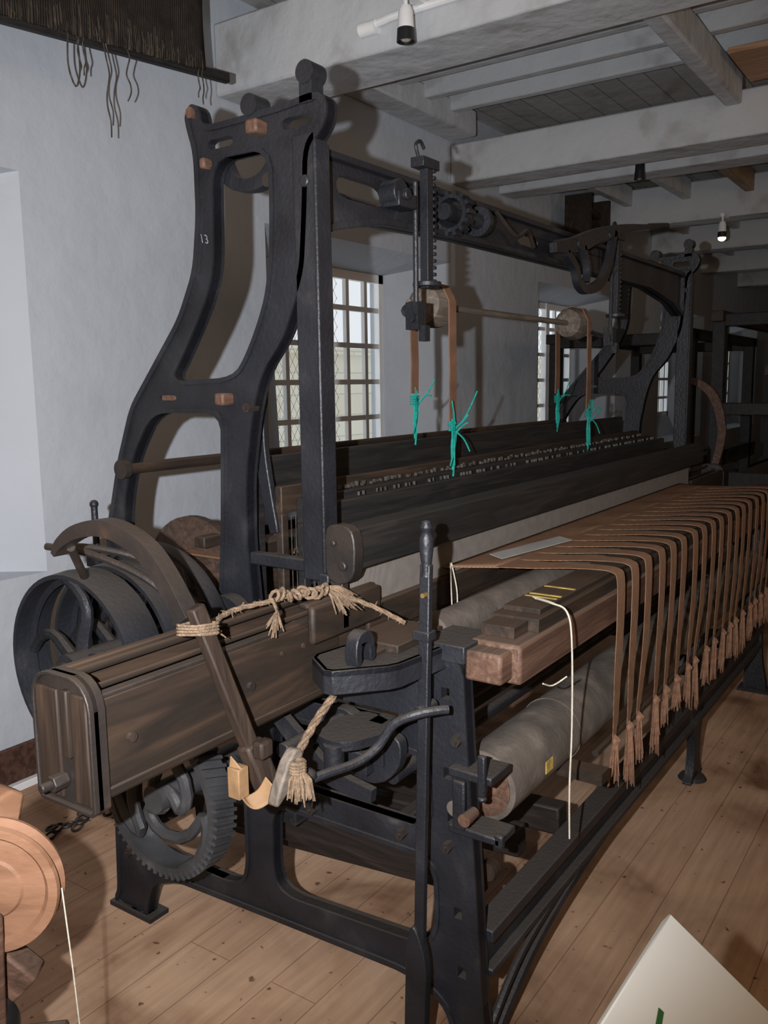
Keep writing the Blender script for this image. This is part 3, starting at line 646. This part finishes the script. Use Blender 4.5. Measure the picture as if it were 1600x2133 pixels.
def strip(x,k):
    b=B();o=random.uniform(-.012,.012);o2=random.uniform(-.020,.020)
    P=[(x-.02,.215,1.059),(x-.015,.12,1.063),(x,.03,1.068),(x+o*.3,-.05,1.072),(x+o*.5,-.088,1.068),(x+o*.6,-.102,1.048),(x+o*.8,-.104,.95),(x+o,-.100,.80),(x+o+o2,-.092,.66),(x+o+o2,-.088,.60)]
    W=[.061,.048,.036,.030,.028,.028,.027,.025,.019,.009]
    P2=crom(P,4);Wn=[]
    for i in range(len(P2)):
        f=i/4;j=min(int(f),len(W)-2);Wn.append(Vector((W[j]+(W[j+1]-W[j])*(f-j),0,0)))
    b.ribbon(P2,Wn,.0016)
    s=finish(b,'warp_strip',CLOTH,cl)
    b=B();tx=x+o+o2;ty=-.092
    b.ball((tx,ty,.60),.011,(1,.8,1.3),seg=10)
    b.tube([(tx-.009,ty,.620),(tx,ty-.010,.605),(tx+.010,ty,.59)],.005,5)
    Ln=random.uniform(.09,.17);lean=random.uniform(-.012,.012)
    for q in range(26):
        a=random.random()*6.28;r0=random.random()**.5
        ex=tx+lean+.022*r0*math.cos(a);ey=ty+.015*r0*math.sin(a)
        b.tube([(tx+.005*math.cos(a),ty+.005*math.sin(a),.60),(tx+.6*(ex-tx)+.004*math.sin(q),ty+.7*(ey-ty),.60-Ln*.5),(ex,ey,.60-Ln*random.uniform(.7,1.15))],[.0033,.0027,.0012],4)
    finish(b,'tassel',TASSEL,s)
for k,x in enumerate(XS): strip(x,k)

# ------------------------------------------------------------------ cords and ropes
def twist(b,P,r,n=3,turn=70):
    P=crom(P,10);L=0
    pts=[[] for _ in range(n)]
    for i,p in enumerate(P):
        t=(P[min(i+1,len(P)-1)]-P[max(i-1,0)]).normalized()
        u=t.cross(Vector((.3,.5,.8))).normalized();v=t.cross(u)
        if i: L+=(p-P[i-1]).length
        for k in range(n):
            a=L*turn+k*2*math.pi/n;pts[k].append(p+(u*math.cos(a)+v*math.sin(a))*r*.55)
    for k in range(n): b.tube(pts[k],r*.62,6)
def fuzz(b,P,n,l):
    P=crom(P,10)
    for q in range(n):
        p=random.choice(P);e=p+Vector([random.uniform(-l,l) for _ in range(3)])
        b.tube([p,(p+e)/2+Vector((0,0,l*.2)),e],[.0012,.001,.0006],3)
b=B();RP=[(-.448,.325,1.115),(-.37,.38,1.090),(-.28,.405,1.095),(-.19,.375,1.10),(-.10,.335,1.11),(-.03,.25,1.075),(.02,.18,1.03)];twist(b,RP,.0050);fuzz(b,RP,120,.012)
for q in range(4): b.tube(crom([(-.48+.004*q,.30,1.125-.006*q),(-.43,.297,1.12-.006*q),(-.435,.35,1.115-.006*q),(-.48,.35,1.12-.006*q),(-.48+.004*q,.30,1.125-.006*q)],5),.003,5)
for q in range(8):
    e=Vector((-.405,.335,1.085))+Vector([random.uniform(-.022,.022) for _ in range(3)]);b.tube([(-.42,.335,1.11),e],[.003,.0012],4)
for q in range(8):
    c=Vector((-.19+.013*q,.372-.009*q,1.110+.004*math.sin(q*2)));b.tube([c+Vector((.007*math.sin(a+q),.011*math.cos(a),.011*math.sin(a))) for a in [k*.7+random.uniform(-.2,.2) for k in range(9)]],.004,6,closed=True)
for q in range(70):
    e=Vector((-.05,.285,1.082))+Vector((random.uniform(-.025,.03),random.uniform(-.028,.022),random.uniform(-.032,.016)));b.tube([(-.085,.315,1.115),(e+Vector((-.085,.315,1.115)))/2+Vector((0,0,.008)),e],[.004,.0025,.001],4)
for q in range(20):
    e=Vector((-.235,.335,1.055))+Vector([random.uniform(-.016,.016) for _ in range(3)]);b.tube([(-.21,.36,1.11),(-.225,.335,1.09),e],[.004,.003,.0012],4)
finish(b,'picker_rope',ROPE,None,'frayed hemp rope knotted over the wooden shuttle box','rope')
b=B();twist(b,[(-.13,.225,.957),(-.20,.212,.925),(-.27,.205,.893),(-.345,.19,.855)],.0075)
for q in range(4): b.tube([Vector((-.358,.178,.848+.006*q-.015))+Vector((.013*math.cos(k*.8),.013*math.sin(k*.8),0)) for k in range(8)],.005,6,closed=True)
for q in range(80):
    a=random.random()*6.28;r=random.random()**.5
    b.tube([(-.358,.175,.84),(-.36+.020*r*math.cos(a),.17+.020*r*math.sin(a),.82),(-.362+.027*r*math.cos(a),.168+.027*r*math.sin(a),.785+random.uniform(-.008,.008))],[.004,.003,.0013],4)
finish(b,'knotted_rope',ROPE,None,'short hemp rope with a frayed knot hanging from the picking arm','rope')
b=B();b.tube(crom([(.26,-.02,1.060),(.215,-.08,1.066),(.205,-.12,1.055),(.20,-.135,.99),(.202,-.138,.8),(.20,-.136,.65),(.205,-.136,.53)],6),.0020,6)
b.tube(crom([(.27,-.01,1.060),(.225,-.08,1.064),(.212,-.118,1.05),(.207,-.132,.99),(.210,-.135,.8),(.208,-.132,.65),(.207,-.135,.53)],6),.0018,6)
b.tube(crom([(.20,-.125,.91),(.17,-.105,.895),(.13,-.10,.91)],5),.0018,6)
finish(b,'white_cord',STRING,None,'doubled cream cotton cord hanging down over the wooden breast beam','cord')
b=B();b.tube(crom([(.47,.325,1.068),(.465,.32,1.0),(.47,.32,.94)],5),.002,6);b.tube(crom([(.475,.325,1.068),(.485,.315,1.0),(.49,.315,.95),(.48,.315,.91)],5),.002,6);finish(b,'white_cord',STRING,None,'short cream cotton cord hanging from the edge of the warp cloth','cord')
def greens(x,y,z,zb,lab,n=7):
    b=B()
    b.tube(crom([(x,y,z+.03),(x+.006,y,z-.02),(x-.006,y,(z+zb)/2),(x,y,zb)],4),.0035,6)
    b.tube(crom([(x+.010,y,z+.02),(x+.014,y-.004,z-.03),(x-.004,y-.004,zb-.02)],4),.003,6)
    b.tube(crom([(x-.008,y-.004,z+.01),(x-.012,y-.006,z-.05),(x-.008,y-.006,zb+.01)],4),.003,6)
    for q in range(4): b.tube([Vector((x,y,z+.0-.008*q))+Vector((.023*math.cos(k*.785),.007*math.sin(k*.785),0)) for k in range(8)],.003,5,closed=True)
    for q in range(n):
        sx=(-1,1)[q%2];l=random.uniform(.05,.12);up=(1,1,-1)[q%3]
        p=Vector((x,y-.006,z-.015-random.random()*.04))
        d1=Vector((sx*l*.35,-.02,up*l*.4));d2=Vector((sx*l*random.uniform(.5,.9),-.03,up*l*random.uniform(.3,1.1) if up>0 else -l))
        b.tube(crom([p,p+d1,p+d2],4),.0026,5)
    finish(b,'green_cord',GREEN,None,lab,'cord',group='teal cords tying the heald straps')
G='teal nylon cord knotted between a leather strap and the heald shaft'
greens(.84,.670,1.51,1.375,G,4);greens(.84,.530,1.43,1.28,G,9);greens(1.98,.670,1.49,1.375,G,5);greens(1.98,.530,1.43,1.28,G,7)

# ------------------------------------------------------------------ hanging textile
A=Vector((-.70,1.97,2.70));Bp=Vector((1.01,1.60,2.70));d=(Bp-A)
tx=empty('hanging_textile',(.1,1.8,2.6),'dark fringed woven textile hung on a wooden pole near ceiling','textile')
b=B();b.beam(A,Bp,.03,.035);finish(b,'pole',W_BLACK,tx,bevel=.004)
b=B();nrm=Vector((d.y,-d.x,0)).normalized()
rows=[]
for i in range(61):
    t=i/60*.935;base=A+d*t
    rows.append([b.bm.verts.new(base+nrm*(.02+.006*math.sin(i*1.3+j))+Vector((0,0,.0+.45*j/6))) for j in range(7)])
for i in range(60):
    for j in range(6): b._f([rows[i][j],rows[i+1][j],rows[i+1][j+1],rows[i][j+1]],0)
o=finish(b,'woven_panel',TEXT,tx);md=o.modifiers.new('s','SOLIDIFY');md.thickness=.006
b=B()
for i in range(300):
    t=random.random()*.935;base=A+d*t+nrm*(.024+random.random()*.006);h=random.uniform(.02,.10)
    b.tube([base+Vector((0,0,h)),base+nrm*.006+Vector((0,0,h*.5)),base+nrm*.002+Vector((random.uniform(-.004,.004),0,-.005))],.0013,4)
finish(b,'fringe_threads',fabric('fringe',(.045,.036,.028),(.11,.09,.065),30),tx,kind='stuff')
b=B()
for t,l in ((.66,.14),(.67,.12),(.715,.30),(.72,.26),(.76,.17),(.92,.10),(.93,.12)):
    base=A+d*t+nrm*.02;pp=[]
    for k in range(7): pp.append(base+Vector((.007*math.sin(k*1.7+t*50),.004*math.cos(k*2),-l*k/6)))
    b.tube(crom(pp,4),.0028,5)
base=A+d*.64+nrm*.02;b.tube(crom([base,base+Vector((-.005,0,-.10)),base+Vector((.02,0,-.16)),base+Vector((.04,0,-.10)),base+Vector((.035,0,0))],6),.003,6)
finish(b,'loose_threads',fabric('loose',(.05,.045,.04),(.13,.11,.09),30),tx,kind='stuff')

# ------------------------------------------------------------------ information board
Acor=Vector((-.522,-.56,.90));e1=Vector((-.301,-.022,.062)).normalized();e2=Vector((-.014,-.119,-.076));e2=(e2-e1*e2.dot(e1)).normalized();nn=e1.cross(e2).normalized()
if nn.z<0: nn=-nn
sg=empty('information_board',Acor+e1*.21+e2*.15-Vector((0,0,.9)),'cream information board tilted on a slim stand beside the loom','sign')
M=Matrix(((e1.x,e2.x,nn.x,Acor.x),(e1.y,e2.y,nn.y,Acor.y),(e1.z,e2.z,nn.z,Acor.z),(0,0,0,1)))
b=B();b.box(0,.42,0,.30,-.018,0,0,M);finish(b,'board',CREAM,sg,bevel=.002)
b=B();b.beam(M@Vector((.20,.040,.0006)),M@Vector((.24,.046,.0006)),.006,.001,0,up=nn);b.beam(M@Vector((.24,.046,.0006)),M@Vector((.235,.075,.0006)),.006,.001,0,up=nn);finish(b,'printed_lettering',GRN,sg)
c=M@Vector((.21,.15,-.018));b=B();b.cyl((c.x,c.y,.02),(c.x,c.y,c.z),.018);b.lathe((c.x,c.y,0),'Z',[(.0001,0),(.14,0),(.13,.02),(.0001,.025)],32);finish(b,'stand',BLACK,sg)

# ------------------------------------------------------------------ bobbin winder
wx,wy,wz=-.842,.392,.782
bw=empty('bobbin_winder',(wx,wy+.05,0),'orange-brown turned wooden bobbin winder with grooved wheel','spinning wheel')
ax=Vector((-.80,-.60,0)).normalized();sd=Vector((-ax.y,ax.x,0))
Mw=Matrix(((sd.x,0,ax.x,wx),(sd.y,0,ax.y,wy),(0,1,0,wz),(0,0,0,1)))
b=B();prof=[(.0001,-.012),(.075,-.012),(.090,-.02),(.104,-.02),(.106,-.012),(.098,0),(.106,.012),(.104,.02),(.090,.02),(.083,.012),(.05,.012),(.046,.016),(.0001,.016)]
b.lathe((0,0,0),'Z',prof,56);b.bm.transform(Mw);finish(b,'wheel',W_ORANGE,bw)
b=B();b.beam(Mw@Vector((.0,-.03,.03)),Mw@Vector((-.02,-.5,.03)),.04,.03,up=(1,0,0));b.beam(Mw@Vector((0,0,-.04)),Mw@Vector((0,0,.045)),.025,.025);b.beam((wx-.16,wy+.22,0),(wx-.16,wy+.22,wz-.1),.06,.06)
b.beam((wx+.1,wy+.0,.42),(wx-.24,wy+.36,.42),.10,.05);b.box(wx-.02,wx+.04,wy+.04,wy+.10,0,.42);finish(b,'stand',W_RED,bw,bevel=.006)
b=B();b.plate('Y',wy+.01,wy+.06,[(wx-.12,wz+.105),(wx+.05,wz+.135),(wx+.072,wz+.12),(wx+.062,wz+.08),(wx-.1,wz+.08)]);finish(b,'top_block',W_ORANGE,bw,bevel=.006)
b=B();b.beam(Mw@Vector((.02,-.14,-.03)),Mw@Vector((-.10,-.26,-.03)),.05,.09,up=(0,0,1));finish(b,'lower_block',W_RED,bw,bevel=.006)
b=B();b.lathe((0,0,0),'Z',[(.0001,-.02),(.055,-.02),(.06,0),(.055,.02),(.0001,.02)],40);b.bm.transform(Matrix.Translation((-.03,.02,-.24))@Mw);finish(b,'lower_pulley',BLACK,bw)
sx=-1 if (Mw@Vector((1,0,0))-Mw@Vector((0,0,0))).dot(Vector((.566,-.824,0)))<0 else 1
b=B();b.tube([Mw@Vector((.104*sx,-.01,0)),Mw@Vector((.112*sx,-.15,.0)),Mw@Vector((.125*sx,-.45,.0))],.0014,5);finish(b,'drive_cord',STRING,bw)

# ------------------------------------------------------------------ background looms
def bgloom(x0,x1,y0,y1,zt,lab,full=True):
    e=empty('hand_loom',((x0+x1)/2,(y0+y1)/2,0),lab,'loom',group='dark looms further down the room')
    for x in (x0,x1):
        b=B()
        for y in (y0,y1): b.box(x-.04,x+.04,y-.04,y+.04,0,zt)
        if full: b.box(x-.045,x+.045,(y0*.6+y1*.4)-.045,(y0*.6+y1*.4)+.045,0,zt)
        b.box(x-.035,x+.035,y0,y1,zt-.08,zt);b.box(x-.035,x+.035,y0,y1,.85,.95);b.box(x-.035,x+.035,y0,y1,.25,.33)
        if full:
            b.beam((x,y0+.05,1.45),(x,y0+.4,zt-.05),.05,.05);b.box(x-.03,x+.03,y0,y1,1.32,1.40)
        finish(b,'end_frame',W_BLACK,e,bevel=.006)
    b=B();b.box(x0-.2,x1+.2,y0-.04,y0+.05,.90,1.02);finish(b,'breast_beam',W_RED if full else W_DARK,e,bevel=.005)
    b=B();b.cyl((x0,y0+.15,.62),(x1,y0+.15,.62),.08);finish(b,'cloth_roller',W_DARK,e)
    b=B();b.box(x0-.1,x1+.1,y0-.04,y0+.04,zt-.05,zt+.02);tb=finish(b,'top_beam',W_DARK if full else W_BLACK,e,bevel=.006);dup(tb,(0,y1-y0,0))
    if full:
        dup(tb,(0,(y1-y0)/2,.07));dup(tb,(0,(y1-y0)*.75,-.35))
        b=B();b.box(x0-.3,x1+.1,y0+.38,y0+.46,1.12,1.22);b.box(x0-.3,x1+.1,y0+.36,y0+.48,.85,.95);b.box(x0+.1,x1-.1,y0+.41,y0+.43,.95,1.12);b.box(x0+.2,x0+.25,y0+.4,y0+.45,1.2,zt);b.box(x1-.25,x1-.2,y0+.4,y0+.45,1.2,zt);finish(b,'lay',W_RED,e,bevel=.005)
        for k in range(4):
            b=B();y=y0+.62+.09*k;b.box(x0+.1,x1-.1,y-.012,y+.012,1.25+.03*k,1.31+.03*k);b.box(x0+.1,x1-.1,y-.012,y+.012,.88,.92);b.cyl((x0+.4,y,1.3),(x0+.4,y,zt),.004,seg=5);b.cyl((x1-.4,y,1.3),(x1-.4,y,zt),.004,seg=5);finish(b,'heald_shaft',W_RED if k%2 else W_DARK,e)
        b=B();b.plate('X',x0-.10,x0-.07,band([(y1-.02,.98),(y1-.06,1.22),(y1+.0,1.44),(y1+.12,1.54),(y1+.20,1.53)],[.022,.028,.015]));finish(b,'curved_arm',W_RED,e,bevel=.004)
        b=B();b.lathe((x0-.12,y0+.75,.75),'X',[(.17,0),(.20,0),(.20,.05),(.17,.05)],36)
        for k in range(6):
            a=k*math.pi/3;b.beam((x0-.095,y0+.75,.75),(x0-.095,y0+.75+.18*math.cos(a),.75+.18*math.sin(a)),.02,.02)
        finish(b,'hand_wheel',IRON,e)
    b=B();b.cyl((x0,y1-.12,.8),(x1,y1-.12,.8),.12);finish(b,'warp_beam',W_RED,e)
bgloom(4.5,6.3,.80,1.76,1.87,'dark timber loom standing beyond the black iron loom',False)
bgloom(4.45,6.5,-.75,.60,1.97,'dark timber loom with brown beams in deep shadow')
bgloom(4.7,6.9,-2.4,-1.1,1.85,'dark timber loom standing beside another in shadow')
bgloom(8.0,10.2,-.9,.5,2.0,'tall dark timber loom at the far end of the room')
b=B()
for k in range(10):
    yy=1.95+.03*(k%3)
    b.cyl((5.45,yy,2.66+.033*k),(5.85,yy+.02,2.64+.033*k),.032,seg=10)
b.box(5.42,5.46,1.88,2.10,2.62,3.06);b.box(5.83,5.87,1.88,2.10,2.62,3.06)
finish(b,'hanging_roll',W_DARK,None,'dark bundle of rolled textile slung below the ceiling','textile')

# ------------------------------------------------------------------ lights
def light(kind,name,loc,energy,color,**k):
    l=bpy.data.lights.new(name,kind);l.energy=energy;l.color=color
    for a,v in k.items(): setattr(l,a,v)
    o=bpy.data.objects.new(name,l);COL.objects.link(o);o.location=loc;return o
CAM=Vector((-1.527,-.831,1.55));psi=math.radians(34.5);pit=math.radians(8.4);roll=math.radians(.8)
F=Vector((math.cos(psi)*math.cos(pit),math.sin(psi)*math.cos(pit),-math.sin(pit)))
R=Vector((math.sin(psi),-math.cos(psi),0));U=R.cross(F)
fl=light('SPOT','flash',CAM-R*.14+U*.03+F*.02,390,(.95,.965,1.0),shadow_soft_size=.010,spot_size=math.radians(98),spot_blend=.95)
aim=(F+Vector((0,0,.08))-R*.07).normalized();fl.rotation_euler=aim.to_track_quat('-Z','Y').to_euler()
for x,y,z,e in ((-1.8,.6,2.3,20),(-2.6,-2.2,2.4,44),(2.4,-3.2,2.3,18),(6.2,-2.9,2.4,16)):
    light('POINT','warm_fill',(x,y,z),e,(1,.68,.42),shadow_soft_size=.3)  # unseen warm fill lights, added to lift the shadows; no fixtures stand here
w=bpy.data.worlds.new('w');SC.world=w;w.use_nodes=True
bg=w.node_tree.nodes['Background'];bg.inputs[0].default_value=(.82,.87,.91,1);bg.inputs[1].default_value=.95

# ------------------------------------------------------------------ camera
cd=bpy.data.cameras.new('camera');cam=bpy.data.objects.new('camera',cd);COL.objects.link(cam);cam.location=CAM
cd.sensor_fit='VERTICAL';cd.sensor_height=36;cd.sensor_width=27;cd.lens=36*1800/2133.
R2=R*math.cos(roll)-U*math.sin(roll);U2=R*math.sin(roll)+U*math.cos(roll)
cam.matrix_world=Matrix(((R2.x,U2.x,-F.x,CAM.x),(R2.y,U2.y,-F.y,CAM.y),(R2.z,U2.z,-F.z,CAM.z),(0,0,0,1)))
cd.clip_start=.05
SC.camera=cam
